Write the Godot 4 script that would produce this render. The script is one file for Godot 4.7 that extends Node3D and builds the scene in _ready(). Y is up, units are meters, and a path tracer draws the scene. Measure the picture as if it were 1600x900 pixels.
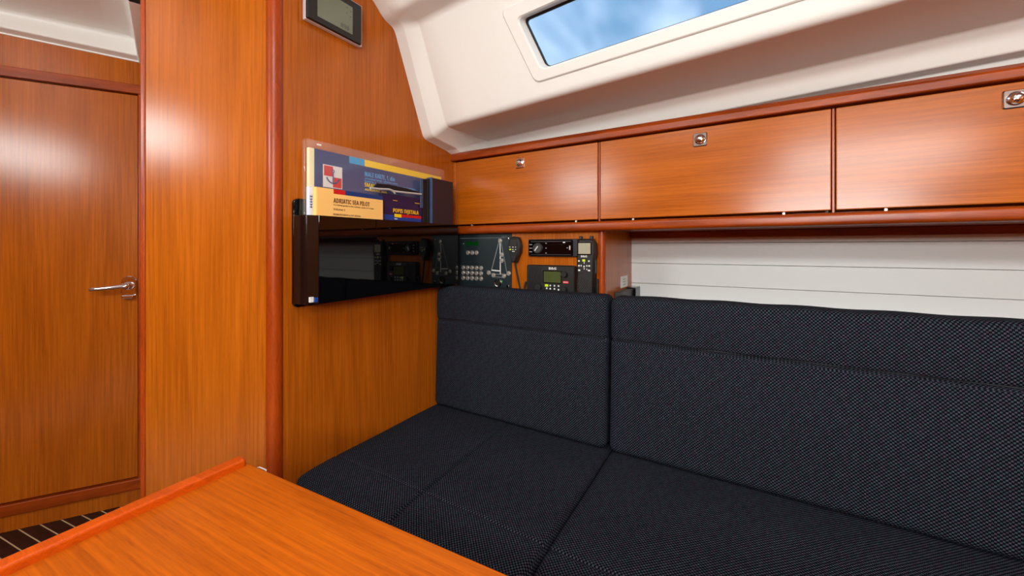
extends Node3D
# Saloon corner of a sailing yacht. World axes: +X forward along the settee, -Z outboard to the hull, y up, metres.

const BULK := -1.143          # plane of the wooden bulkhead (faces +X)
var M := {}                   # materials
var rng := RandomNumberGenerator.new()


# ---------------------------------------------------------------- mesh builder
class MB:
	var V := PackedVector3Array()
	var N := PackedVector3Array()
	var xf := Transform3D()

	func tri(a: Vector3, b: Vector3, c: Vector3, na: Vector3, nb: Vector3, nc: Vector3) -> void:
		a = xf * a; b = xf * b; c = xf * c
		na = (xf.basis * na).normalized(); nb = (xf.basis * nb).normalized(); nc = (xf.basis * nc).normalized()
		var f := (b - a).cross(c - a)
		if f.length_squared() < 1e-18:
			return
		if f.dot(na + nb + nc) > 0.0:
			V.append_array([a, c, b]); N.append_array([na, nc, nb])
		else:
			V.append_array([a, b, c]); N.append_array([na, nb, nc])

	func quad(a: Vector3, b: Vector3, c: Vector3, d: Vector3, n: Array) -> void:
		tri(a, b, c, n[0], n[1], n[2])
		tri(a, c, d, n[0], n[2], n[3])

	func flat(a: Vector3, b: Vector3, c: Vector3, d: Vector3, n: Vector3) -> void:
		quad(a, b, c, d, [n, n, n, n])

	# box with rounded edges between two corners
	func box(lo: Vector3, hi: Vector3, r := 0.002, k := 1) -> void:
		var c := (lo + hi) / 2.0
		var h := (hi - lo).abs() / 2.0
		r = minf(r, minf(h.x, minf(h.y, h.z)) * 0.98)
		for axis in 3:
			var u := (axis + 1) % 3
			var v := (axis + 2) % 3
			var us := _steps(h[u], r, k)
			var vs := _steps(h[v], r, k)
			for side in [-1.0, 1.0]:
				for i in us.size() - 1:
					for j in vs.size() - 1:
						var ps := []
						var ns := []
						for q in [[i, j], [i + 1, j], [i + 1, j + 1], [i, j + 1]]:
							var p := Vector3()
							p[axis] = side * h[axis]; p[u] = us[q[0]]; p[v] = vs[q[1]]
							var inner := p.clamp(-(h - Vector3.ONE * r), h - Vector3.ONE * r)
							var d := (p - inner).normalized()
							ps.append(c + inner + d * r); ns.append(d)
						quad(ps[0], ps[1], ps[2], ps[3], ns)

	func _steps(h: float, r: float, k: int) -> PackedFloat32Array:
		var a := PackedFloat32Array()
		for i in range(k, -1, -1):
			a.append(-(h - r) - r * tan(PI / 4 * i / k))
		for i in range(0, k + 1):
			a.append((h - r) + r * tan(PI / 4 * i / k))
		return a

	# outline in the xy plane pulled from z0 to z1, its front edge bevelled
	func prism(o: PackedVector2Array, z0: float, z1: float, bev := 0.0, smooth := false) -> void:
		var n := o.size()
		if not Geometry2D.is_polygon_clockwise(o):
			o = o.duplicate(); o.reverse()
		var nm := PackedVector2Array()
		for i in n:
			var e1 := (o[i] - o[(i + n - 1) % n]).normalized()
			var e2 := (o[(i + 1) % n] - o[i]).normalized()
			var t := (e1 + e2).normalized()
			nm.append(Vector2(-t.y, t.x) / maxf(0.4, sqrt((1.0 + e1.dot(e2)) / 2.0)))
		var inn := PackedVector2Array()
		for i in n:
			inn.append(o[i] - nm[i] * bev)
		var zb := z1 - signf(z1 - z0) * bev
		var s := Vector3(0, 0, signf(z1 - z0))
		for i in n:
			var j := (i + 1) % n
			var e := (o[j] - o[i]).normalized()
			var fl := Vector3(-e.y, e.x, 0)
			var ni := Vector3(nm[i].x, nm[i].y, 0).normalized() if smooth else fl
			var nj := Vector3(nm[j].x, nm[j].y, 0).normalized() if smooth else fl
			quad(_3(o[i], z0), _3(o[j], z0), _3(o[j], zb), _3(o[i], zb), [ni, nj, nj, ni])
			if bev > 0.0:
				quad(_3(o[i], zb), _3(o[j], zb), _3(inn[j], z1), _3(inn[i], z1), [(ni + s).normalized(), (nj + s).normalized(), (nj + s).normalized(), (ni + s).normalized()])
		cap(inn, z1, s)
		cap(o, z0, -s)

	func cap(o: PackedVector2Array, z: float, n: Vector3) -> void:
		var t := Geometry2D.triangulate_polygon(o)
		for i in range(0, t.size(), 3):
			tri(_3(o[t[i]], z), _3(o[t[i + 1]], z), _3(o[t[i + 2]], z), n, n, n)

	func _3(p: Vector2, z: float) -> Vector3:
		return Vector3(p.x, p.y, z)

	# profile of (radius, height) turned about the z axis through c
	func lathe(pr: Array, c: Vector3, sides := 20) -> void:
		for k in pr.size() - 1:
			var a: Vector2 = pr[k]
			var b: Vector2 = pr[k + 1]
			var d := (b - a).normalized()
			for i in sides:
				var w0 := TAU * i / sides
				var w1 := TAU * (i + 1) / sides
				var r0 := Vector3(cos(w0), sin(w0), 0)
				var r1 := Vector3(cos(w1), sin(w1), 0)
				var n0 := (r0 * d.y + Vector3(0, 0, -d.x)).normalized()
				var n1 := (r1 * d.y + Vector3(0, 0, -d.x)).normalized()
				quad(c + r0 * a.x + Vector3(0, 0, a.y), c + r1 * a.x + Vector3(0, 0, a.y), c + r1 * b.x + Vector3(0, 0, b.y), c + r0 * b.x + Vector3(0, 0, b.y), [n0, n1, n1, n0])

	func tube(p: Array, r: float, sides := 10, r_end := -1.0) -> void:
		var up := Vector3(0.13, 0.9, 0.31).normalized()
		var rings := []
		var outs := []
		for i in p.size():
			var t: Vector3 = (p[mini(i + 1, p.size() - 1)] - p[maxi(i - 1, 0)]).normalized()
			var x := up.cross(t).normalized()
			var y := t.cross(x)
			var rr := r if r_end < 0.0 else lerpf(r, r_end, float(i) / (p.size() - 1))
			var ring := []
			var out := []
			for k in sides:
				var d := x * cos(TAU * k / sides) + y * sin(TAU * k / sides)
				out.append(d); ring.append(p[i] + d * rr)
			rings.append(ring); outs.append(out)
		for i in p.size() - 1:
			for k in sides:
				var l := (k + 1) % sides
				quad(rings[i][k], rings[i][l], rings[i + 1][l], rings[i + 1][k], [outs[i][k], outs[i][l], outs[i + 1][l], outs[i + 1][k]])
		for e in [0, p.size() - 1]:
			var n: Vector3 = (p[0] - p[1]).normalized() if e == 0 else (p[e] - p[e - 1]).normalized()
			for k in range(1, sides - 1):
				tri(rings[e][0], rings[e][k], rings[e][k + 1], n, n, n)

	# rows of points joined into a smooth sheet; skip(i, j) leaves a hole; the normals look towards the point «to»
	func sheet(rows: Array, to: Vector3, skip = null) -> void:
		var nr := []
		for i in rows.size():
			var line := []
			for j in rows[i].size():
				var du: Vector3 = rows[mini(i + 1, rows.size() - 1)][j] - rows[maxi(i - 1, 0)][j]
				var dv: Vector3 = rows[i][mini(j + 1, rows[i].size() - 1)] - rows[i][maxi(j - 1, 0)]
				var n := du.cross(dv).normalized()
				if n.dot(to - rows[i][j]) < 0.0:
					n = -n
				line.append(n)
			nr.append(line)
		for i in rows.size() - 1:
			for j in rows[i].size() - 1:
				if skip != null and skip.call(i, j):
					continue
				quad(rows[i][j], rows[i + 1][j], rows[i + 1][j + 1], rows[i][j + 1], [nr[i][j], nr[i + 1][j], nr[i + 1][j + 1], nr[i][j + 1]])

	func done() -> ArrayMesh:
		var a := []
		a.resize(Mesh.ARRAY_MAX)
		a[Mesh.ARRAY_VERTEX] = V
		a[Mesh.ARRAY_NORMAL] = N
		var m := ArrayMesh.new()
		m.add_surface_from_arrays(Mesh.PRIMITIVE_TRIANGLES, a)
		return m


# ---------------------------------------------------------------- nodes
func mesh_node(called: String, b: MB, m: Material, parent: Node = self) -> MeshInstance3D:
	var o := MeshInstance3D.new()
	o.name = called
	o.mesh = b.done()
	o.mesh.surface_set_material(0, m)
	o.cast_shadow = GeometryInstance3D.SHADOW_CASTING_SETTING_ON
	parent.add_child(o, true)
	return o


func tag(o: Node, label: String, category := "", group := "", kind := "") -> Node:
	o.set_meta("label", label)
	if category: o.set_meta("category", category)
	if group: o.set_meta("group", group)
	if kind: o.set_meta("kind", kind)
	return o


func thing(called: String, label: String, category: String, at := Vector3.ZERO, turn := 0.0, group := "", kind := "") -> Node3D:
	var o := Node3D.new()
	o.name = called
	o.position = at
	o.rotation.y = turn
	add_child(o, true)
	tag(o, label, category, group, kind)
	return o


func slab(called: String, lo: Vector3, hi: Vector3, m: Material, parent: Node = self, r := 0.002, k := 1) -> MeshInstance3D:
	var b := MB.new()
	b.box(lo, hi, r, k)
	return mesh_node(called, b, m, parent)


func rrect(x0: float, x1: float, y0: float, y1: float, r: float, n := 5, lean := 0.0) -> PackedVector2Array:
	var o := PackedVector2Array()
	var cs := [[x1 - r, y1 - r, 0.0], [x0 + r, y1 - r, PI / 2], [x0 + r, y0 + r, PI], [x1 - r, y0 + r, PI * 1.5]]
	for c in cs:
		for i in n + 1:
			var w: float = c[2] + PI / 2 * i / n
			var p := Vector2(c[0] + r * cos(w), c[1] + r * sin(w))
			o.append(p + Vector2(lean * (p.y - (y0 + y1) / 2.0), 0))
	return o


# lettering fitted into a rectangle of the parent's xy plane, standing on z
func words(called: String, s: String, x0: float, x1: float, y0: float, y1: float, z: float, m: Material, parent: Node, bold := true, depth := 0.0006) -> MeshInstance3D:
	var t := TextMesh.new()
	var f := SystemFont.new()
	f.font_names = PackedStringArray(["Droid Sans"])
	f.font_weight = 700 if bold else 400
	t.font = f
	t.text = s
	t.font_size = 48
	t.pixel_size = 0.01
	t.depth = 0.06
	t.curve_step = 2.0
	t.material = m
	var o := MeshInstance3D.new()
	o.name = called
	o.mesh = t
	var bb := t.get_aabb()
	var sc := Vector3((x1 - x0) / bb.size.x, (y1 - y0) / bb.size.y, depth / 0.06)
	o.scale = sc
	o.position = Vector3(x0 - bb.position.x * sc.x, y0 - bb.position.y * sc.y, z + depth / 2.0)
	parent.add_child(o, true)
	return o


# ---------------------------------------------------------------- materials
func mat(name_: String, c: Color, rough := 0.5, metal := 0.0, spec := 0.5) -> StandardMaterial3D:
	var m := StandardMaterial3D.new()
	m.resource_name = name_
	m.albedo_color = c
	m.roughness = rough
	m.metallic = metal
	m.metallic_specular = spec
	return m


func c8(r: int, g: int, b: int) -> Color:
	return Color(r / 255.0, g / 255.0, b / 255.0)


func wrap_noise(n: FastNoiseLite, x: float, y: float, w: float, h: float, fx: float, fy: float) -> float:
	var ax := clampf((x / w - 0.8) / 0.2, 0, 1)
	var ay := clampf((y / h - 0.8) / 0.2, 0, 1)
	var v := n.get_noise_2d(x * fx, y * fy)
	if ax > 0.0:
		v = lerpf(v, n.get_noise_2d((x - w) * fx, y * fy), ax)
	if ay > 0.0:
		var q := n.get_noise_2d(x * fx, (y - h) * fy)
		if ax > 0.0:
			q = lerpf(q, n.get_noise_2d((x - w) * fx, (y - h) * fy), ax)
		v = lerpf(v, q, ay)
	return v


# veneer with the grain along the picture's height (or its width); linear base colour
func grain(seed_: int, base: Vector3, fine: float, broad: float, flecks: float, along_x: bool, waver := 0.0) -> ImageTexture:
	var w := 512
	var h := 512
	var n := FastNoiseLite.new()
	n.seed = seed_
	n.noise_type = FastNoiseLite.TYPE_SIMPLEX
	n.fractal_type = FastNoiseLite.FRACTAL_NONE
	n.frequency = 1.0
	var data := PackedByteArray()
	data.resize(w * h * 3)
	for y in h:
		for x in w:
			var xx := x + waver * wrap_noise(n, x, y, w, h, 0.006, 0.02)
			var f := wrap_noise(n, xx, y, w, h, 0.37, 0.014)
			var g := wrap_noise(n, xx, y, w, h, 0.11, 0.008)
			var br := wrap_noise(n, xx + 900, y, w, h, 0.012, 0.004)
			var k := 1.0 + fine * (0.6 * f + 0.6 * g) + broad * br
			var fl := wrap_noise(n, x + 3000, y + 500, w, h, 0.45, 0.05)
			if fl > 0.62:
				k -= flecks * (fl - 0.62) / 0.3
			var cc := Color(base.x * k, base.y * pow(k, 1.25), base.z * pow(k, 1.5)).linear_to_srgb()
			var at := (y * w + x if not along_x else x * w + y) * 3
			data[at] = clampi(roundi(cc.r * 255), 0, 255)
			data[at + 1] = clampi(roundi(cc.g * 255), 0, 255)
			data[at + 2] = clampi(roundi(cc.b * 255), 0, 255)
	return ImageTexture.create_from_image(Image.create_from_data(w, h, false, Image.FORMAT_RGB8, data))


func wood(name_: String, seed_: int, base: Vector3, along: String, fine := 0.19, broad := 0.08, flecks := 0.10, rough := 0.21, waver := 0.0, across := 0.62, length := 2.0) -> StandardMaterial3D:
	var m := mat(name_, Color.WHITE, rough)
	m.metallic_specular = 0.4
	m.albedo_texture = grain(seed_, base, fine, broad, flecks, along == "x", waver)
	m.uv1_triplanar = true
	m.uv1_triplanar_sharpness = 8.0
	m.uv1_scale = Vector3(1 / across, 1 / length, 1 / across) if along == "y" else Vector3(1 / length, 1 / across, 1 / across)
	m.uv1_offset = Vector3(0.13, 0.29, 0.41)
	return m


# basket weave of dark yarns: colour and height
func weave() -> StandardMaterial3D:
	var cells := 16
	var px := 16
	var s := cells * px
	var im := Image.create_empty(s, s, false, Image.FORMAT_RGB8)
	var hm := Image.create_empty(s, s, false, Image.FORMAT_RGB8)
	rng.seed = 77
	for cy in cells:
		for cx in cells:
			var over := (cx + cy) % 2 == 0
			var v := rng.randf_range(0.82, 1.2)
			var tint := rng.randf_range(-1, 1)
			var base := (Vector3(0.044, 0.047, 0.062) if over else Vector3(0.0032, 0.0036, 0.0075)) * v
			base.x *= 1.0 - 0.2 * tint
			base.y *= 1.0 + 0.14 * tint
			for y in px:
				for x in px:
					var fx := (x + 0.5) / px * 2.0 - 1.0
					var fy := (y + 0.5) / px * 2.0 - 1.0
					var along := fx if over else fy
					var cross := fy if over else fx
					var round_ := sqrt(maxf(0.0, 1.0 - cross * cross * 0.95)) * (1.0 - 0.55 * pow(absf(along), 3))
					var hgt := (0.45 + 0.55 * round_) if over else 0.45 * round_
					# rounded shading put into the colour: each strand darkens to its rim, with a twist along it
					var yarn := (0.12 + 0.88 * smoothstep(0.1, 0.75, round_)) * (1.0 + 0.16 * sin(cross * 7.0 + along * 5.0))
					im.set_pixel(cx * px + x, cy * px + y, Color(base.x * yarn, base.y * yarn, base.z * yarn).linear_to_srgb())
					hm.set_pixel(cx * px + x, cy * px + y, Color(hgt, hgt, hgt))
	var m := mat("woven upholstery", Color.WHITE, 0.9, 0.0, 0.15)
	m.albedo_texture = ImageTexture.create_from_image(im)
	m.heightmap_enabled = true
	m.heightmap_texture = ImageTexture.create_from_image(hm)
	m.heightmap_scale = 0.1
	m.uv1_triplanar = true
	m.uv1_triplanar_sharpness = 10.0
	m.uv1_scale = Vector3.ONE / 0.066
	return m


func materials() -> void:
	var teak := Vector3(0.42, 0.096, 0.0045)
	M.wood_v = wood("satin veneer, upright grain", 11, teak, "y")
	M.wood_h = wood("satin veneer, level grain", 23, teak * 1.03, "x", 0.15, 0.08, 0.12)
	M.table = wood("table veneer", 31, Vector3(0.45, 0.086, 0.0015), "x", 0.18, 0.08, 0.16, 0.4)
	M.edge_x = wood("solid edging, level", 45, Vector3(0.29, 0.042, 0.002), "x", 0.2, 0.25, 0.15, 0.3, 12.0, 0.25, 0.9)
	M.edge_y = wood("solid edging, upright", 52, Vector3(0.34, 0.045, 0.002), "y", 0.15, 0.15, 0.3, 0.3, 20.0, 0.3, 1.2)
	M.fiddle = wood("solid table edging", 58, Vector3(0.52, 0.066, 0.001), "x", 0.15, 0.12, 0.2, 0.36, 20.0, 0.3, 1.2)
	M.plank = wood("dark sole plank", 61, Vector3(0.035, 0.009, 0.005), "x", 0.3, 0.2, 0.3, 0.5)
	M.inlay = mat("pale inlay", c8(205, 185, 140), 0.5)
	M.white = mat("cream moulded plastic", c8(238, 233, 226), 0.3)
	M.white.metallic_specular = 0.36
	M.lining = mat("white lining board", c8(238, 234, 231), 0.45)
	M.outer = mat("outer shell", c8(225, 225, 225), 0.6)
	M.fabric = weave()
	M.piping = mat("dark piping cord", c8(24, 25, 33), 0.8)
	M.chrome = mat("polished chrome", c8(225, 225, 228), 0.08, 1.0)
	M.silver = mat("silver plastic", c8(222, 218, 218), 0.3, 0.1)
	M.steel = mat("brushed button metal", c8(190, 182, 172), 0.35, 0.7)
	M.black = mat("black plastic", c8(22, 20, 19), 0.42)
	M.black_soft = mat("black rubber", c8(17, 16, 16), 0.65)
	M.black_gloss = mat("black acrylic", c8(4, 4, 5), 0.03)
	M.smoke = mat("smoked acrylic edge", c8(14, 12, 12), 0.12)
	M.gap = mat("near-black gap shade and socket cap", c8(20, 8, 5), 0.8)
	M.gasket = mat("black gasket", c8(12, 12, 16), 0.5)
	M.slate = mat("dark slate panel", c8(27, 38, 42), 0.38)
	M.lcd = mat("grey lcd", c8(112, 118, 98), 0.12)
	M.lcd_ink = mat("lcd ink", c8(60, 64, 54), 0.3)
	M.lcd_olive = mat("olive lcd", c8(72, 82, 46), 0.12)
	M.lcd_pale = mat("pale lcd", c8(165, 160, 138), 0.12)
	M.lcd_green = mat("green lcd", c8(5, 62, 14), 0.15)
	M.print_white = mat("white print", c8(225, 222, 218), 0.5)
	M.print_grey = mat("grey print", c8(135, 138, 138), 0.5)
	M.lime = mat("lime key", c8(205, 225, 20), 0.45)
	M.red = mat("red key", c8(205, 25, 45), 0.4)
	M.led = mat("green indicator", c8(20, 150, 70), 0.3)
	M.paper = mat("white paper", c8(238, 236, 230), 0.7)
	M.pale = mat("pale blue cover", c8(215, 222, 240), 0.5)
	M.cream = mat("cream cover", c8(250, 238, 190), 0.6)
	M.navy = mat("navy cover", c8(14, 52, 112), 0.35)
	M.cyan = mat("cyan print", c8(20, 160, 215), 0.4)
	M.yellow = mat("yellow print", c8(252, 208, 0), 0.4)
	M.sky_print = mat("sky blue print", c8(70, 165, 225), 0.4)
	M.cover_red = mat("red print", c8(205, 20, 25), 0.4)
	M.anchor = mat("anchor blue print", c8(30, 60, 130), 0.4)
	M.tan = mat("apricot cover", c8(250, 195, 112), 0.45)
	M.brown_print = mat("brown print", c8(85, 50, 40), 0.5)
	M.purple = mat("purple cover", c8(38, 20, 66), 0.4)
	M.royal = mat("royal blue print", c8(25, 60, 140), 0.4)
	M.amber = mat("amber print", c8(250, 190, 20), 0.4)
	M.binder = mat("dark binder board", c8(44, 30, 38), 0.55)
	M.blue_grey = mat("blue grey spine", c8(60, 78, 112), 0.4)
	M.grey_rod = mat("grey plastic rod", c8(185, 178, 175), 0.35)
	M.charcoal = mat("charcoal plastic", c8(52, 50, 48), 0.5)
	M.pouch = mat("clear pouch film", Color(0.95, 0.9, 0.88, 0.04), 0.08, 0.0, 0.38)
	M.pouch.transparency = BaseMaterial3D.TRANSPARENCY_ALPHA
	M.glass = mat("window glass", Color(0.95, 0.98, 1.0, 0.04), 0.02)
	M.glass.transparency = BaseMaterial3D.TRANSPARENCY_ALPHA
	M.blind = mat("added glowing blind and hatch face", c8(235, 235, 230), 0.8)
	M.blind.emission_enabled = true
	M.blind.emission = Color(0.965, 1.0, 0.995)
	M.blind.emission_energy_multiplier = 2.5  # glow added to light the cabin


# ---------------------------------------------------------------- camera, sky, lights
func setup() -> void:
	var cam := Camera3D.new()
	cam.name = "camera"
	cam.position = Vector3(0, 1.13, 0)
	cam.rotation.y = asin(0.5178)
	cam.near = 0.05
	cam.far = 200.0
	cam.keep_aspect = Camera3D.KEEP_HEIGHT
	cam.projection = Camera3D.PROJECTION_FRUSTUM
	cam.size = 2.0 * 450.0 / 618.0 * cam.near
	cam.frustum_offset = Vector2(0, -62.0 / 618.0 * cam.near)
	cam.current = true
	add_child(cam)
	var sky := ProceduralSkyMaterial.new()
	sky.sky_top_color = c8(66, 160, 232)
	sky.sky_horizon_color = c8(160, 212, 246)
	sky.sky_curve = 0.35
	sky.ground_bottom_color = c8(90, 120, 140)
	sky.ground_horizon_color = c8(170, 205, 235)
	var cn := FastNoiseLite.new()
	cn.seed = 9
	cn.frequency = 1.0
	cn.fractal_octaves = 4
	var ci := Image.create_empty(1024, 512, false, Image.FORMAT_RGBA8)
	for y in 256:
		var el := PI / 2 - PI * (y + 0.5) / 512.0
		for x in 1024:
			var az := TAU * x / 1024.0
			var d := Vector3(cos(el) * cos(az), sin(el), cos(el) * sin(az))
			var q := Vector3(d.x, 0, d.z) / (d.y + 0.22)
			var v := cn.get_noise_3d(q.x * 1.1, 4.0, q.z * 2.6)
			var a := smoothstep(-0.25, 0.5, v) * 0.75
			ci.set_pixel(x, y, Color(1, 1, 1, a * clampf(d.y * 6.0, 0, 1)))
	sky.sky_cover = ImageTexture.create_from_image(ci)
	sky.sky_cover_modulate = Color(0.93, 0.95, 0.97, 0.9)
	var e := Environment.new()
	e.background_mode = Environment.BG_SKY
	e.sky = Sky.new()
	e.sky.sky_material = sky
	e.background_energy_multiplier = 1.0
	e.tonemap_mode = Environment.TONE_MAPPER_LINEAR
	e.tonemap_exposure = 0.9
	e.sdfgi_enabled = true
	e.ssao_enabled = true
	e.ssil_enabled = true
	var we := WorldEnvironment.new()
	we.name = "environment"
	we.environment = e
	add_child(we)
	# area lights at the added glowing blinds, low window and overhead hatches (built further down)
	area("window_daylight", Vector3(0.72, 1.79, 0.955), Vector3(0, -0.25, -1), Vector2(1.0, 0.16), 2.0)
	area("passage_daylight", Vector3(-1.48, 1.775, 1.125), Vector3(0, 0, -1), Vector2(0.6, 0.22), 1.5)
	area("portlight_fill", Vector3(0.55, 1.455, 1.37), Vector3(0, 0, -1), Vector2(1.0, 0.2), 3.4)  # added to brighten the hull lining from an unseen low window
	area("hatch_fill", Vector3(-0.35, 2.075, 0.1), Vector3(0, -1, 0), Vector2(0.5, 0.5), 1.1)  # added overhead light at an unseen hatch
	area("hatch_fill", Vector3(1.2, 2.09, 0.1), Vector3(0, -1, 0), Vector2(0.5, 0.5), 0.35)  # second added overhead light, further forward


func area(called: String, at: Vector3, towards: Vector3, size: Vector2, energy: float) -> void:
	var l := AreaLight3D.new()
	l.name = called
	l.area_size = size
	l.area_normalize_energy = true
	l.light_energy = energy
	l.light_color = Color(0.965, 1.0, 0.995)
	l.area_range = 8.0
	l.area_attenuation = 2.0
	l.shadow_enabled = true
	l.position = at
	l.basis = Basis.looking_at(towards, Vector3.UP if absf(towards.normalized().y) < 0.9 else Vector3.RIGHT)
	add_child(l, true)


# ---------------------------------------------------------------- setting
const SHEER := Vector3(1, 0.0208, 0.0778)      # how the cabin side runs: rising and drawing inboard going forward
const TRUNK_A := Vector2(-1.222, 1.62)         # (z, y) of the cabin side's lower edge at x = -1.04
const TRUNK_B := Vector2(-1.068, 1.962)        # its upper edge
const T_LOW := 0.195
const T_HIGH := 0.715


func liner_profile(part: float) -> Array:
	# corners (z, y, radius): part 0 is the flange on the bulkhead, part 1 the moulding itself
	var f := [[-1.40, 1.535, 0.0], [-1.385, 1.545, 0.003], [-1.36, 1.550, 0.003], [-1.335, 1.5565, 0.01], [-1.192, 1.577, 0.02], [-1.037, 1.952, 0.02], [-0.988, 1.963, 0.02], [-0.94, 2.007, 0.03], [-0.83, 2.06, 0.05], [0.0, 2.12, 0.0]]
	var g := [[-1.60, 1.53, 0.0], [-1.585, 1.562, 0.003], [-1.54, 1.562, 0.006], [-1.51, 1.627, 0.008], [TRUNK_A.x, TRUNK_A.y, 0.02], [TRUNK_B.x, TRUNK_B.y, 0.018], [-0.97, 1.96, 0.02], [-0.93, 2.02, 0.03], [-0.80, 2.065, 0.05], [0.0, 2.13, 0.0]]
	var out := []
	for i in f.size():
		out.append([lerpf(f[i][0], g[i][0], part), lerpf(f[i][1], g[i][1], part), lerpf(f[i][2], g[i][2], part)])
	return out


func liner_row(x: float, part: float, push: float, lean: float, side: float) -> Array:
	var c := liner_profile(part)
	var flat := PackedVector2Array()
	var ts := PackedFloat32Array()
	for i in c.size():
		var p := Vector2(c[i][0], c[i][1])
		if i == 0 or i == c.size() - 1:
			flat.append(p); ts.append(-1)
			continue
		var a := Vector2(c[i - 1][0], c[i - 1][1])
		var b := Vector2(c[i + 1][0], c[i + 1][1])
		var r: float = c[i][2]
		var da := (a - p).normalized() * minf(r, a.distance_to(p) * 0.45)
		var db := (b - p).normalized() * minf(r, b.distance_to(p) * 0.45)
		for k in 6:
			var t := k / 5.0
			flat.append(p + da * (1 - t) * (1 - t) + db * t * t)
			ts.append(-1)
		if i == 4:
			for t in [0.12, T_LOW, 0.33, 0.46, 0.59, T_HIGH, 0.85]:
				flat.append(p.lerp(b, t)); ts.append(t)
	var row := []
	for i in flat.size():
		var p := flat[i]
		var o := (p - Vector2(-0.2, 1.2)).normalized() * push
		var d := x + 1.04
		var q := Vector3(x, p.y + o.y, p.x + o.x)
		if part >= 1.0:
			q += Vector3(0, SHEER.y, SHEER.z) * d
			if ts[i] >= 0.0 and lean != 0.0:
				q += SHEER * (lean * (ts[i] - 0.46))
		if side > 0:
			q.z = -q.z - 0.02
		row.append(q)
	return row


func liner(called: String, side: float, wx0: float, wx1: float) -> Node3D:
	var secs := [[BULK, 0.0, 0], [-1.139, 0.03, 0], [-1.102, 0.10, 0], [-1.097, 0.14, 0], [-1.049, 0.96, 0], [-1.044, 1.0, 0], [-0.9, 1.0, 0], [wx0, 1.0, 1]]
	for k in range(1, 5):
		secs.append([lerpf(wx0, wx1, k / 5.0), 1.0, 0])
	secs.append([wx1, 1.0, 1])
	for x in [wx1 + 0.1, wx1 + 0.3, 1.95]:
		secs.append([x, 1.0, 0])
	var o := thing(called, "", "")
	for skin in 2:
		var rows := []
		for s in secs:
			rows.append(liner_row(s[0], s[1], 0.03 * skin, -0.103 * s[2], side))
		# where the window is: between the two leaning sections, on the flat of the cabin side
		var j0 := 1 + 6 * 4 + 1
		var b := MB.new()
		b.sheet(rows, Vector3(0.3, 1.2, 0.0), func(i, j): return i >= 7 and i < 12 and j >= j0 and j < j0 + 4)
		mesh_node("moulding" if skin == 0 else "deck_shell", b, M.white if skin == 0 else M.outer, o)
	return o


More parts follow.
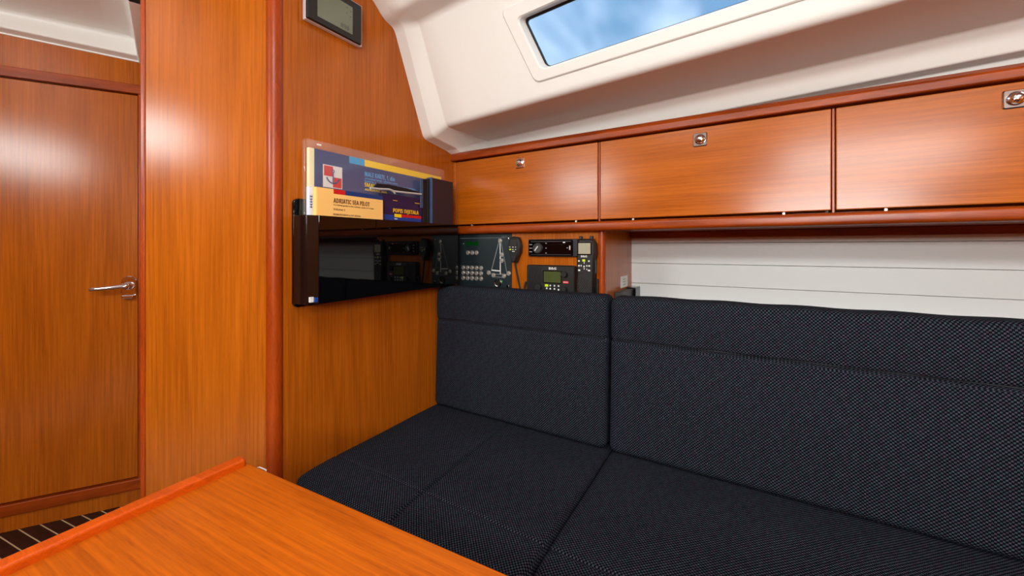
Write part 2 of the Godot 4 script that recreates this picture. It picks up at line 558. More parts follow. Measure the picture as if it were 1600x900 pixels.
func setting() -> void:
	# ---- cabin sole: dark planks with pale inlay strips, running a little aslant of the settee
	var fl := thing("floor", "dark brown planked cabin sole with thin pale inlay strips", "floor", Vector3.ZERO, 0, "", "structure")
	slab("subfloor", Vector3(-3.0, -0.08, -1.95), Vector3(2.0, -0.012, 1.6), M.outer, fl)
	var dirx := Vector3(0.9884, 0, -0.152)
	var turn := Basis(dirx, Vector3.UP, dirx.cross(Vector3.UP))
	var proto := MB.new()
	proto.box(Vector3(-2.4, -0.012, -0.0211), Vector3(2.4, 0.0, 0.0211), 0.0008)
	var strip := MB.new()
	strip.box(Vector3(-2.4, -0.012, -0.0021), Vector3(2.4, -0.0004, 0.0021), 0.0004)
	var pm := proto.done()
	var sm := strip.done()
	pm.surface_set_material(0, M.plank)
	sm.surface_set_material(0, M.inlay)
	for k in range(-6, 30):
		var w := -0.676 - 0.0465 * (k - 18)
		if w < -1.0 or w > 0.5:
			continue
		for which in 2:
			var q := MeshInstance3D.new()
			q.name = ["plank", "inlay_strip"][which]
			q.mesh = [pm, sm][which]
			q.transform = Transform3D(turn, Vector3(-0.55, 0, 0) + Vector3(0.152, 0, 0.9884) * (w + (0.02325 if which == 0 else 0.0)))
			fl.add_child(q, true)

	# ---- bulkhead that the settee ends at
	var wl := thing("wall_left", "wooden bulkhead with fine upright grain at the end of the settee", "wall", Vector3(BULK, 0, 0), PI / 2, "", "structure")
	slab("bulkhead_panel", Vector3(0.612, 0, -0.03), Vector3(1.85, 2.2, 0), M.wood_v, wl, 0.001)
	# rounded corner post
	var b := MB.new()
	b.tube([Vector3(-1.158, 0, -0.612), Vector3(-1.158, 2.2, -0.612)], 0.0215, 28)
	tag(mesh_node("trim_1", b, M.edge_y), "rounded red-brown upright corner post between the two wooden walls", "trim", "", "structure")
	# slanting panel beside it
	var pl := thing("wall_corner", "wooden wall panel with upright grain between the door and the corner post", "wall", Vector3(-1.168, 0, -0.604), deg_to_rad(38.0), "", "structure")
	slab("veneer_panel", Vector3(-0.320, 0, -0.03), Vector3(0.0, 2.2, 0), M.wood_v, pl, 0.001)
	slab("edge_strip", Vector3(-0.3325, 0, -0.034), Vector3(-0.319, 2.2, 0.003), M.edge_y, pl, 0.004, 2)
	# side of the recess behind it
	var rw := MB.new()
	var p0 := Vector3(-1.455, 0, -0.440)
	var p1 := Vector3(-2.335, 0, -0.675)
	var dd := (p1 - p0).normalized()
	rw.xf = Transform3D(Basis(dd, Vector3.UP, dd.cross(Vector3.UP)), p0)
	rw.box(Vector3(0, 0, -0.012), Vector3(p0.distance_to(p1), 2.2, 0.012), 0.001)
	tag(mesh_node("wall_recess", rw, M.wood_v), "wooden side of the door recess behind the corner panel", "wall", "", "structure")

	# ---- door wall: local x runs along the wall to the right, z out of it
	var phi := atan2(0.852, 0.523)
	var dw := thing("wall_aft", "wooden wall around the cabin door with a rail above and below", "wall", Vector3(-2.37, 0, -0.577), phi, "", "structure")
	slab("backing", Vector3(-1.1, 0, -0.05), Vector3(0.2, 2.2, -0.028), M.wood_v, dw)
	slab("head_panel", Vector3(-1.1, 1.85, -0.03), Vector3(0.16, 2.2, 0), M.wood_v, dw)
	slab("foot_panel", Vector3(-1.1, 0.0, -0.03), Vector3(0.16, 0.066, 0.0), M.wood_v, dw)
	slab("jamb", Vector3(0.078, 0.066, -0.03), Vector3(0.16, 1.85, 0.004), M.edge_y, dw)
	slab("jamb", Vector3(-1.1, 0.066, -0.03), Vector3(-0.605, 1.85, 0.004), M.edge_y, dw)
	slab("head_rail", Vector3(-0.605, 1.813, -0.03), Vector3(0.16, 1.853, 0.012), M.edge_x, dw, 0.003, 2)
	slab("foot_rail", Vector3(-0.605, 0.066, -0.03), Vector3(0.16, 0.111, 0.012), M.edge_x, dw, 0.004, 2)
	var dr := thing("door_1", "wooden cabin door with upright grain and a chrome lever handle", "door", Vector3(-2.37, 0, -0.577), phi, "", "structure")
	slab("door_leaf", Vector3(-0.6, 0.1155, -0.028), Vector3(0.0755, 1.8085, -0.002), M.wood_v, dr, 0.003, 2)
	var hd := Node3D.new()
	hd.name = "door_handle"
	dr.add_child(hd)
	hd.set_meta("label", "chrome lever handle")
	b = MB.new()
	b.prism(rrect(0.022, 0.074, 0.905, 1.008, 0.0255, 10), -0.002, 0.006, 0.003, true)
	mesh_node("rose_plate", b, M.chrome, hd)
	b = MB.new()
	b.lathe([Vector2(0.017, 0.004), Vector2(0.017, 0.012), Vector2(0.011, 0.016), Vector2(0.011, 0.04), Vector2(0.013, 0.046), Vector2(0.008, 0.051), Vector2(0, 0.052)], Vector3(0.047, 0.966, 0), 24)
	b.tube([Vector3(0.05, 0.966, 0.044), Vector3(0.035, 0.966, 0.0455), Vector3(0.01, 0.963, 0.046), Vector3(-0.02, 0.960, 0.0455), Vector3(-0.05, 0.958, 0.043), Vector3(-0.064, 0.957, 0.039)], 0.0095, 14, 0.0075)
	mesh_node("lever", b, M.chrome, hd)
	b = MB.new()
	b.box(Vector3(0.028, 0.91, 0.004), Vector3(0.068, 0.926, 0.024), 0.004, 2)
	mesh_node("thumb_turn", b, M.chrome, hd)

	# ---- moulded headlining over the door
	var cr := thing("ceiling_aft", "cream moulded headlining with a rounded lip over the cabin door", "ceiling", Vector3.ZERO, 0, "", "structure")
	var org := Vector3(-2.37, 0, -0.577)
	var ax := Vector3(0.523, 0, -0.852)
	var nd := Vector3(0.852, 0, 0.523)
	var prof := [[0.0, 1.9495], [0.006, 1.9495], [0.0075, 1.9510], [0.0075, 1.9550], [0.009, 1.9565], [0.040, 1.9620], [0.0445, 1.9650], [0.0455, 1.9690], [0.040, 1.995], [0.03, 2.02], [0.03, 2.034], [0.036, 2.043], [0.05, 2.047], [0.3, 2.052], [1.6, 2.06]]
	var rows := []
	for s in [-1.0, -0.6, -0.336, -0.1, 0.071, 0.13]:
		var row := []
		for q in prof:
			row.append(org + ax * s + nd * q[0] + Vector3(0, q[1] + 0.005 - (s - 0.071) * lerpf(0.06, 0.035, clampf((q[1] - 1.95) / 0.09, 0, 1)), 0))
		rows.append(row)
	b = MB.new()
	b.sheet(rows, Vector3(-1.4, 1.2, 0.6))
	mesh_node("headlining", b, M.white, cr)
	# its return along the recess
	var prof2 := [[-0.03, 1.952], [0.0, 1.952], [0.006, 1.957], [0.007, 1.965], [0.012, 2.03], [0.018, 2.043], [0.034, 2.05], [0.10, 2.056]]
	var c0 := Vector3(-2.345, 0, -0.655)
	var c1 := Vector3(-1.77, 0, -0.4665)
	var sd := (c1 - c0).normalized()
	var sn := Vector3(-sd.z, 0, sd.x)
	rows = []
	for s in [0.0, 0.3, 0.6, c0.distance_to(c1)]:
		var row := []
		for q in prof2:
			row.append(c0 + sd * s + sn * q[0] + Vector3(0, q[1], 0))
		rows.append(row)
	b = MB.new()
	b.sheet(rows, Vector3(-1.4, 1.2, 0.6))
	mesh_node("side_cove", b, M.white, cr)

	# ---- moulded cabin side and ceiling
	var ln := liner("ceiling", -1.0, -0.632, 0.42)
	tag(ln, "glossy cream moulded cabin side and ceiling above the lockers", "ceiling", "", "structure")
	window("window_1", -1.0, "slanted cabin window with a cream surround and blue sky outside", false, 0.405, 1.50)
	var ln2 := liner("ceiling_right", 1.0, 0.22, 1.22)
	tag(ln2, "cream moulded cabin side and ceiling on the far side of the saloon", "ceiling", "", "structure")

	# ---- hull lining of level boards in the recess above the settee
	var hb := thing("wall_back", "white hull lining of level grooved boards behind the settee", "wall", Vector3(0, 0, -1.78), 0, "", "structure")
	var tops := [1.201, 1.152, 1.065, 0.977, 0.889, 0.801]
	for i in 5:
		slab("lining_board", Vector3(-0.462, tops[i + 1] + 0.0006, -0.02), Vector3(1.98, tops[i] - 0.0006, 0.0), M.lining, hb, 0.0016)
	slab("lining_backing", Vector3(-0.5, 0.3, -0.06), Vector3(1.98, 1.25, -0.021), M.outer, hb)

	# ---- panel that carries the instruments, with its rounded edge and its side
	var ip := thing("wall_instruments", "wooden instrument panel with upright grain below the left locker", "wall", Vector3(0, 0, -1.39), 0, "", "structure")
	slab("instrument_board", Vector3(BULK, 0.6, -0.02), Vector3(-0.47, 1.215, 0), M.wood_v, ip, 0.001)
	b = MB.new()
	b.tube([Vector3(-0.4665, 0.6, -0.012), Vector3(-0.4665, 1.215, -0.012)], 0.0145, 20)
	mesh_node("rounded_edge", b, M.edge_y, ip)
	slab("side_board", Vector3(-0.475, 0.6, -0.40), Vector3(-0.456, 1.215, -0.015), M.wood_v, ip, 0.001)

	# ---- the rest of the cabin, behind the camera
	tag(slab("wall_hull", Vector3(-3.0, -0.05, -1.95), Vector3(2.0, 1.70, -1.86), M.outer), "white outer hull side behind lockers and lining", "wall", "", "structure")
	tag(slab("wall_deck", Vector3(-3.0, 1.70, -1.95), Vector3(2.0, 1.725, -1.32), M.outer), "white side deck outside the cabin window", "deck", "", "structure")
	tag(slab("wall_front", Vector3(1.9, 0, -1.9), Vector3(1.96, 2.25, 1.5), M.wood_v), "wooden bulkhead behind the viewer", "wall", "", "structure")
	tag(slab("wall_right", Vector3(-3.0, 0, 1.40), Vector3(2.0, 1.60, 1.46), M.wood_h), "wooden far side of the saloon behind the viewer", "wall", "", "structure")
	tag(slab("wall_stern", Vector3(-3.02, 0, -1.9), Vector3(-2.96, 2.25, 1.5), M.wood_v), "wooden wall at the far end of the passage", "wall", "", "structure")
	tag(slab("trim_2", Vector3(-3.0, 1.585, 1.2), Vector3(2.0, 1.605, 1.46), M.lining), "white ledge below the far cabin windows", "trim", "", "structure")
	tag(slab("ceiling_passage", Vector3(-3.0, 2.13, -0.75), Vector3(-1.0, 2.16, 1.5), M.white), "white ceiling slab above the passage", "ceiling", "", "structure")
	tag(slab("ceiling_outboard", Vector3(-3.0, 2.13, -1.9), Vector3(-1.145, 2.16, -0.75), M.white), "white deck slab outboard of the passage", "ceiling", "", "structure")
	tag(slab("wall_passage", Vector3(-3.0, 1.58, 1.15), Vector3(-1.15, 2.14, 1.2), M.white), "white upper side wall of the passage", "wall", "", "structure")
	window("window_2", 1.0, "unseen cabin window on the far side with an added glowing blind", true, 1.257, 2.30)
	var pg := thing("window_6", "unseen window with an added glowing blind in the upper side wall of the passage", "window", Vector3(-1.48, 1.775, 1.15), PI, "", "structure")
	slab("glow_panel", Vector3(-0.3, -0.11, -0.002), Vector3(0.3, 0.11, 0.008), M.blind, pg)  # glowing blind added in the unseen passage window
	for q in [[-0.34, 0.34, 0.11, 0.15], [-0.34, 0.34, -0.15, -0.11], [-0.34, -0.3, -0.11, 0.11], [0.3, 0.34, -0.11, 0.11]]:
		slab("window_frame", Vector3(q[0], q[2], -0.002), Vector3(q[1], q[3], 0.016), M.white, pg, 0.004)
	var pw := thing("window_5", "added low glowing window panel on the far side", "window", Vector3(0.55, 1.455, 1.398), PI, "", "structure")
	slab("glow_panel", Vector3(-0.5, -0.1, -0.004), Vector3(0.5, 0.1, 0.006), M.blind, pw)  # glowing panel of the unseen window added to light the lining
	for q in [[-0.54, 0.54, 0.1, 0.125], [-0.54, 0.54, -0.14, -0.1], [-0.54, -0.5, -0.1, 0.1], [0.5, 0.54, -0.1, 0.1]]:
		slab("window_frame", Vector3(q[0], q[2], -0.004), Vector3(q[1], q[3], 0.014), M.white, pw, 0.004)
	for k in 2:
		var h := thing("window_%d" % (3 + k), "added glowing overhead hatch, " + ["above the table", "further forward"][k], "hatch", Vector3([-0.35, 1.2][k], [2.105, 2.12][k], 0.1), 0, "", "structure")
		slab("hatch_frame", Vector3(-0.29, -0.012, -0.29), Vector3(-0.25, 0.02, 0.29), M.white, h, 0.004)
		slab("hatch_frame", Vector3(0.25, -0.012, -0.29), Vector3(0.29, 0.02, 0.29), M.white, h, 0.004)
		slab("hatch_frame", Vector3(-0.25, -0.012, -0.29), Vector3(0.25, 0.02, -0.25), M.white, h, 0.004)
		slab("hatch_frame", Vector3(-0.25, -0.012, 0.25), Vector3(0.25, 0.02, 0.29), M.white, h, 0.004)
		slab("hatch_glow", Vector3(-0.25, -0.006, -0.25), Vector3(0.25, 0.004, 0.25), M.blind, h)  # glowing face of the added hatch, an unseen overhead source


func window(called: String, side: float, label: String, blind: bool, x0: float, x1: float) -> void:
	# axes of the cabin side: x along it, y up it, z inboard
	var up := Vector3(0, TRUNK_B.y - TRUNK_A.y, TRUNK_B.x - TRUNK_A.x)
	var h := up.length()
	var ex := SHEER.normalized()
	var ey := (up - ex * up.dot(ex)).normalized()
	var ez := ex.cross(ey)
	var at := Vector3(-1.04, TRUNK_A.y, TRUNK_A.x)
	if side > 0:
		ex.z = -ex.z; ey.z = -ey.z; ez.z = -ez.z
		at.z = -at.z - 0.02
	var o := thing(called, label, "window", Vector3.ZERO, 0, "", "structure")
	var xf := Transform3D(Basis(ex, ey, ez), at)
	var lean := -0.275
	var y0 := 0.146 * h
	var y1 := 0.79 * h
	var outer := rrect(x0 - 0.008, x1, y0, y1, 0.022, 6, lean)
	var rim := rrect(x0 - 0.004, x1 - 0.004, y0 + 0.004, y1 - 0.004, 0.02, 6, lean)
	var lip := rrect(x0 + 0.031, x1 - 0.038, y0 + 0.0315, y1 - 0.038, 0.02, 6, lean)
	var inn := rrect(x0 + 0.036, x1 - 0.042, y0 + 0.036, y1 - 0.042, 0.018, 6, lean)
	var deep := rrect(x0 + 0.040, x1 - 0.046, y0 + 0.038, y1 - 0.044, 0.016, 6, lean)
	var rubber := rrect(x0 + 0.0465, x1 - 0.052, y0 + 0.0395, y1 - 0.052, 0.012, 6, lean)
	var loops := [[outer, -0.002], [outer, 0.003], [rim, 0.006], [lip, 0.006], [inn, 0.0], [deep, -0.034]]
	var b := MB.new()
	b.xf = xf
	ring(b, loops)
	mesh_node("window_surround", b, M.white, o)
	b = MB.new()
	b.xf = xf
	ring(b, [[deep, -0.034], [deep, -0.030], [rubber, -0.030], [rubber, -0.036]])
	mesh_node("gasket", b, M.gasket, o)
	b = MB.new()
	b.xf = xf
	if blind:
		b.prism(deep, -0.012, -0.006)
		mesh_node("glow_panel", b, M.blind, o)  # added glowing blind instead of a pane
	else:
		b.prism(rubber, -0.040, -0.034)
		mesh_node("pane", b, M.glass, o)


func ring(b: MB, loops: Array) -> void:
	for k in loops.size() - 1:
		var p: PackedVector2Array = loops[k][0]
		var q: PackedVector2Array = loops[k + 1][0]
		var za: float = loops[k][1]
		var zb: float = loops[k + 1][1]
		var n := p.size()
		var mid := Vector2.ZERO
		for v in p:
			mid += v / n
		for i in n:
			var j := (i + 1) % n
			var a := Vector3(p[i].x, p[i].y, za)
			var c := Vector3(q[j].x, q[j].y, zb)
			var bb := Vector3(p[j].x, p[j].y, za)
			var d := Vector3(q[i].x, q[i].y, zb)
			var nn := (bb - a).cross(d - a).normalized()
			if nn.length() < 0.5:
				nn = (c - bb).cross(d - c).normalized()
			b.flat(a, bb, c, d, nn)
			# seen from inboard
			var flip := nn.z < -1e-4
			if absf(nn.z) < 1e-3:
				var out := Vector3(p[i].x - mid.x, p[i].y - mid.y, 0)
				flip = (nn.dot(out) < 0.0) == (zb > za)
			if flip:
				for t in range(b.N.size() - 6, b.N.size()):
					b.N[t] = -b.N[t]
				for t in range(b.V.size() - 6, b.V.size(), 3):
					var s := b.V[t + 1]
					b.V[t + 1] = b.V[t + 2]
					b.V[t + 2] = s


# ---------------------------------------------------------------- furniture
func cushion_mesh(lo: Vector3, hi: Vector3, r: float, step: float, bend: Callable, dense: Array) -> MB:
	var c := (lo + hi) / 2.0
	var h := (hi - lo) / 2.0
	var b := MB.new()
	for axis in 3:
		var u := (axis + 1) % 3
		var v := (axis + 2) % 3
		var us := fine_steps(h[u], r, step, dense, u, c[u])
		var vs := fine_steps(h[v], r, step, dense, v, c[v])
		for side in [-1.0, 1.0]:
			var rows := []
			for i in us.size():
				var row := []
				for j in vs.size():
					var p := Vector3()
					p[axis] = side * h[axis]; p[u] = us[i]; p[v] = vs[j]
					var inner := p.clamp(-(h - Vector3.ONE * r), h - Vector3.ONE * r)
					row.append(bend.call(c + inner + (p - inner).normalized() * r))
				rows.append(row)
			var far := Vector3()
			far[axis] = side * 1000.0
			# normals from neighbours, looking outwards
			b.sheet(rows, c + far)
	return b


func fine_steps(h: float, r: float, step: float, dense: Array, axis: int, mid: float) -> PackedFloat32Array:
	var a := PackedFloat32Array()
	for i in range(6, 0, -1):
		a.append(-(h - r) - r * tan(PI / 4 * i / 6.0))
	var n := maxi(1, ceili(2 * (h - r) / step))
	for i in n + 1:
		var q := lerpf(-(h - r), h - r, float(i) / n)
		a.append(q)
		for d in dense:
			if i < n and d[0] == axis and q + mid > d[1] and q + mid < d[2]:
				for k in 3:
					a.append(q + 2 * (h - r) / n * (k + 1) / 4.0)
	for i in range(1, 7):
		a.append((h - r) + r * tan(PI / 4 * i / 6.0))
	return a


func groove(d: float, wide: float, deep: float) -> float:
	return deep * exp(-(d * d) / (wide * wide))


func seat_cushion(called: String, x0: float, x1: float, seam_at: Callable, label: String) -> void:
	var o := thing(called, label, "cushion", Vector3((x0 + x1) / 2.0, 0.365, -0.94), 0, "dark woven settee cushions")
	var w := (x1 - x0) / 2.0
	var bend := func(p: Vector3) -> Vector3:
		var k := clampf((p.y) / 0.115, 0, 1)
		var wx := p.x + (x0 + x1) / 2.0
		var wz := p.z - 0.94
		var front := clampf((wz + 0.78) / 0.135, 0, 1)
		var dy := 0.0
		dy -= 0.011 * front * front * k
		dy += 0.004 * (1.0 - pow(absf(p.x) / w, 2)) * k * clampf((wz + 1.225) / 0.12, 0, 1)
		dy -= groove(wz + 0.778, 0.0045, 0.004) * k
		dy -= groove(wx - seam_at.call(wz), 0.005, 0.010) * k
		dy += 0.0012 * sin(wx * 37.0 + wz * 11.0) * k * clampf((wz + 1.225) / 0.12, 0, 1)
		# the long sides run slightly askew, as sewn
		var sk := 0.011 * clampf((wz + 1.22) / 0.55, 0, 1)
		return p + Vector3(sk, dy, 0)
	var b := cushion_mesh(Vector3(-w, 0, -0.37), Vector3(w, 0.115, 0.292), 0.022, 0.008, bend, [[0, seam_at.call(-0.94) - (x0 + x1) / 2.0 - 0.03, seam_at.call(-0.94) - (x0 + x1) / 2.0 + 0.03], [2, 0.145, 0.18]])
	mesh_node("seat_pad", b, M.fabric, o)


func back_cushion(called: String, x0: float, x1: float, label: String, fold: float) -> void:
	var o := thing(called, label, "cushion", Vector3((x0 + x1) / 2.0, 0.4825, -1.277), 0, "dark woven settee cushions")
	var w := (x1 - x0) / 2.0
	var bend := func(p: Vector3) -> Vector3:
		var f := clampf((p.z + 0.047) / 0.094, 0, 1)
		var up := clampf(p.y / 0.50, 0, 1)
		var dz := -0.022 * up
		dz += 0.008 * (1.0 - pow(absf(p.x) / w, 4)) * sin(clampf(p.y / 0.35, 0, 1) * PI) * f
		dz += 0.006 * sin(clampf((p.y - 0.353) / 0.14, 0, 1) * PI) * f
		dz -= groove(p.y - 0.353, 0.005, 0.010) * f
		dz += fold * sin(p.x * 23.0 + p.y * 7.0) * f * 0.5 + fold * sin(p.x * 51.0 - p.y * 13.0) * f * 0.3
		var dy := fold * sin((p.x + 0.1) * 34.0) * up * 0.6
		return p + Vector3(0, dy, dz)
	var b := cushion_mesh(Vector3(-w, 0, -0.047), Vector3(w, 0.492, 0.047), 0.024, 0.0085, bend, [[1, 0.33, 0.376]])
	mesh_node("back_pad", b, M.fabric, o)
	b = MB.new()
	var pts := []
	for i in 25:
		var x := lerpf(-w + 0.012, w - 0.012, i / 24.0)
		pts.append(Vector3(x, 0.3570, 0.0245))
	b.tube(pts, 0.003, 8)
	mesh_node("piping", b, M.piping, o)


func locker(called: String, x0: float, x1: float, latch_x: float, hinges: Array, label: String) -> void:
	var o := thing(called, label, "locker", Vector3((x0 + x1) / 2.0, 1.2, -1.378), 0, "overhead lockers")
	var c := (x0 + x1) / 2.0
	var bx := MB.new()
	bx.box(Vector3(x0 - c - 0.004, 0.0275, -0.2), Vector3(x1 - c + 0.004, 0.3155, -0.055), 0.001)
	mesh_node("carcase", bx, M.wood_h, o)
	var d := slab("locker_door", Vector3(x0 - c, 0.0345, -0.018), Vector3(x1 - c, 0.3125, 0.0), M.wood_h, o, 0.0025, 2)
	var pl := MB.new()
	var lx := latch_x - c
	var ly := 0.2735
	# square plate whose face slopes up to the knob
	var q0 := rrect(lx - 0.0205, lx + 0.0205, ly - 0.0215, ly + 0.0215, 0.005, 4)
	pl.prism(q0, 0.0, 0.0042, 0.0022, true)
	mesh_node("latch_plate", pl, M.chrome, d)
	var kn := MB.new()
	kn.lathe([Vector2(0.0155, 0.003), Vector2(0.0155, 0.0065), Vector2(0.0145, 0.0075), Vector2(0.0128, 0.0062), Vector2(0.0122, 0.0065), Vector2(0.0118, 0.010), Vector2(0.0102, 0.0132), Vector2(0.0075, 0.0152), Vector2(0.004, 0.0162), Vector2(0, 0.0165)], Vector3(lx, ly, 0), 28)
	mesh_node("latch_knob", kn, M.chrome, d)
	for hx in hinges:
		slab("hinge", Vector3(hx - c - 0.0035, 0.0262, -0.016), Vector3(hx - c + 0.0035, 0.0345, -0.0075), M.steel, o, 0.0008)


func furniture() -> void:
	# settee
	var se := thing("settee", "wooden settee base below and behind the dark cushions", "settee")
	slab("settee_base", Vector3(BULK + 0.002, 0.0, -1.36), Vector3(1.6, 0.362, -0.70), M.wood_h, se)
	slab("back_board", Vector3(BULK + 0.002, 0.364, -1.386), Vector3(1.6, 0.91, -1.370), M.gap, se)  # coloured near-black to put shade into the gap between the back cushions
	seat_cushion("seat_cushion", BULK + 0.004, -0.3925, func(z): return -0.7726 + (z + 1.209) * 0.038, "dark navy woven seat cushion at the bulkhead, sewn with a cross seam")
	seat_cushion("seat_cushion_001", -0.3905, 1.1, func(z): return 0.62, "long dark navy woven seat cushion on the right, nearest the camera")
	back_cushion("back_cushion", -1.128, -0.3985, "short dark navy woven back cushion below the instrument panel", 0.0012)
	back_cushion("back_cushion_001", -0.3895, 1.1, "long dark navy woven back cushion before the white hull lining", 0.002)

	# overhead lockers with their rails
	locker("overhead_locker", -1.1225, -0.4735, -0.7966, [-1.045, -0.56], "short wooden overhead locker at the bulkhead above the instruments")
	locker("overhead_locker_001", -0.4640, 0.1870, -0.1388, [-0.35, 0.08], "middle wooden overhead locker with a chrome latch, between the two thin dividers")
	locker("overhead_locker_002", 0.1970, 0.8480, 0.519, [0.30, 0.75], "wooden overhead locker on the right, its chrome latch cut by the photo's edge")
	tag(slab("locker_stile", Vector3(BULK + 0.001, 1.232, -1.40), Vector3(-1.1245, 1.513, -1.378), M.wood_h, self, 0.002), "narrow wooden stile between the bulkhead and the left locker door", "stile")
	tag(slab("locker_divider", Vector3(-0.4715, 1.227, -1.43), Vector3(-0.466, 1.513, -1.3815), M.edge_y, self, 0.001), "thin wooden divider between the left and the middle locker doors", "divider")
	tag(slab("locker_divider_001", Vector3(0.189, 1.227, -1.43), Vector3(0.195, 1.513, -1.3815), M.edge_y, self, 0.001), "thin wooden divider between the middle and the right locker doors", "divider")
	var b := MB.new()
	# upper rail: profile in (z, y) pulled along x
	b.xf = Transform3D(Basis(Vector3(0, 0, -1), Vector3.UP, Vector3(1, 0, 0)), Vector3(BULK + 0.001, 0, 0))
	b.prism(PackedVector2Array([Vector2(1.361, 1.5165), Vector2(1.359, 1.519), Vector2(1.359, 1.536), Vector2(1.362, 1.542), Vector2(1.374, 1.553), Vector2(1.379, 1.5545), Vector2(1.45, 1.5545), Vector2(1.45, 1.5165)]), 0.0, 2.0)
	tag(mesh_node("locker_top_rail", b, M.edge_x), "red-brown wooden rail along the top of the overhead lockers", "rail")
	b = MB.new()
	b.xf = Transform3D(Basis(Vector3(0, 0, -1), Vector3.UP, Vector3(1, 0, 0)), Vector3(BULK + 0.001, 0, 0))
	var o := PackedVector2Array([Vector2(1.398, 1.226), Vector2(1.398, 1.196)])
	for i in 9:
		var w := PI / 2 * i / 8.0
		o.append(Vector2(1.362 - 0.0125 * sin(w), 1.2025 - 0.0105 * cos(w)))
	for i in 9:
		var w := PI / 2 * i / 8.0
		o.append(Vector2(1.362 - 0.0125 * cos(w), 1.2155 + 0.0105 * sin(w)))
	b.prism(o, 0.0, 2.0, 0.0, true)
	tag(mesh_node("locker_bottom_rail", b, M.edge_x), "rounded red-brown wooden rail along the bottom of the overhead lockers", "rail")
	tag(slab("locker_bottom", Vector3(BULK + 0.001, 1.2, -1.778), Vector3(0.857, 1.225, -1.401), M.edge_x), "wooden underside board of the overhead lockers above the white lining", "board")
	tag(slab("shade_strip", Vector3(-0.455, 1.1725, -1.7795), Vector3(0.857, 1.1995, -1.752), M.edge_x), "dark strip standing in for the shadow band under the lockers", "batten")  # brown strip built where the lockers shade the top of the lining

	# table
	var yaw := 0.066
	var t := thing("saloon_table", "orange wooden saloon table with a raised rim along its left end", "table", Vector3(-0.8683, 0, -0.3886), yaw)
	slab("tabletop", Vector3(0.004, 0.680, -0.009), Vector3(1.35, 0.706, 0.62), M.table, t, 0.003, 2)
	b = MB.new()
	b.box(Vector3(0.0, 0.676, -0.002), Vector3(0.0255, 0.7205, 0.63), 0.005, 3)
	mesh_node("raised_rim", b, M.fiddle, t)
	slab("pedestal", Vector3(0.45, 0.0, 0.25), Vector3(0.75, 0.680, 0.37), M.wood_v, t, 0.01, 2)
	b = MB.new()
	b.tube([Vector3(0.036, 0.6955, -0.004), Vector3(0.036, 0.6970, -0.0165), Vector3(0.039, 0.6975, -0.019), Vector3(0.060, 0.6975, -0.019), Vector3(0.063, 0.6970, -0.0165), Vector3(0.063, 0.6955, -0.004)], 0.0014, 8)
	var hk := mesh_node("catch", b, M.silver, t)
	hk.set_meta("label", "small metal wire catch")


# ---------------------------------------------------------------- things on the bulkhead (local x = -z of the world, z off the wall)
func on_bulkhead(called: String, label: String, category: String, at: Vector3, group := "") -> Node3D:
	return thing(called, label, category, Vector3(BULK + at.z, at.y, -at.x), PI / 2, group)


func patch(called: String, x0: float, x1: float, y0: float, y1: float, z: float, m: Material, parent: Node, d := 0.0005) -> MeshInstance3D:
	return slab(called, Vector3(x0, y0, z - 0.0002), Vector3(x1, y1, z + d), m, parent, 0.0001)


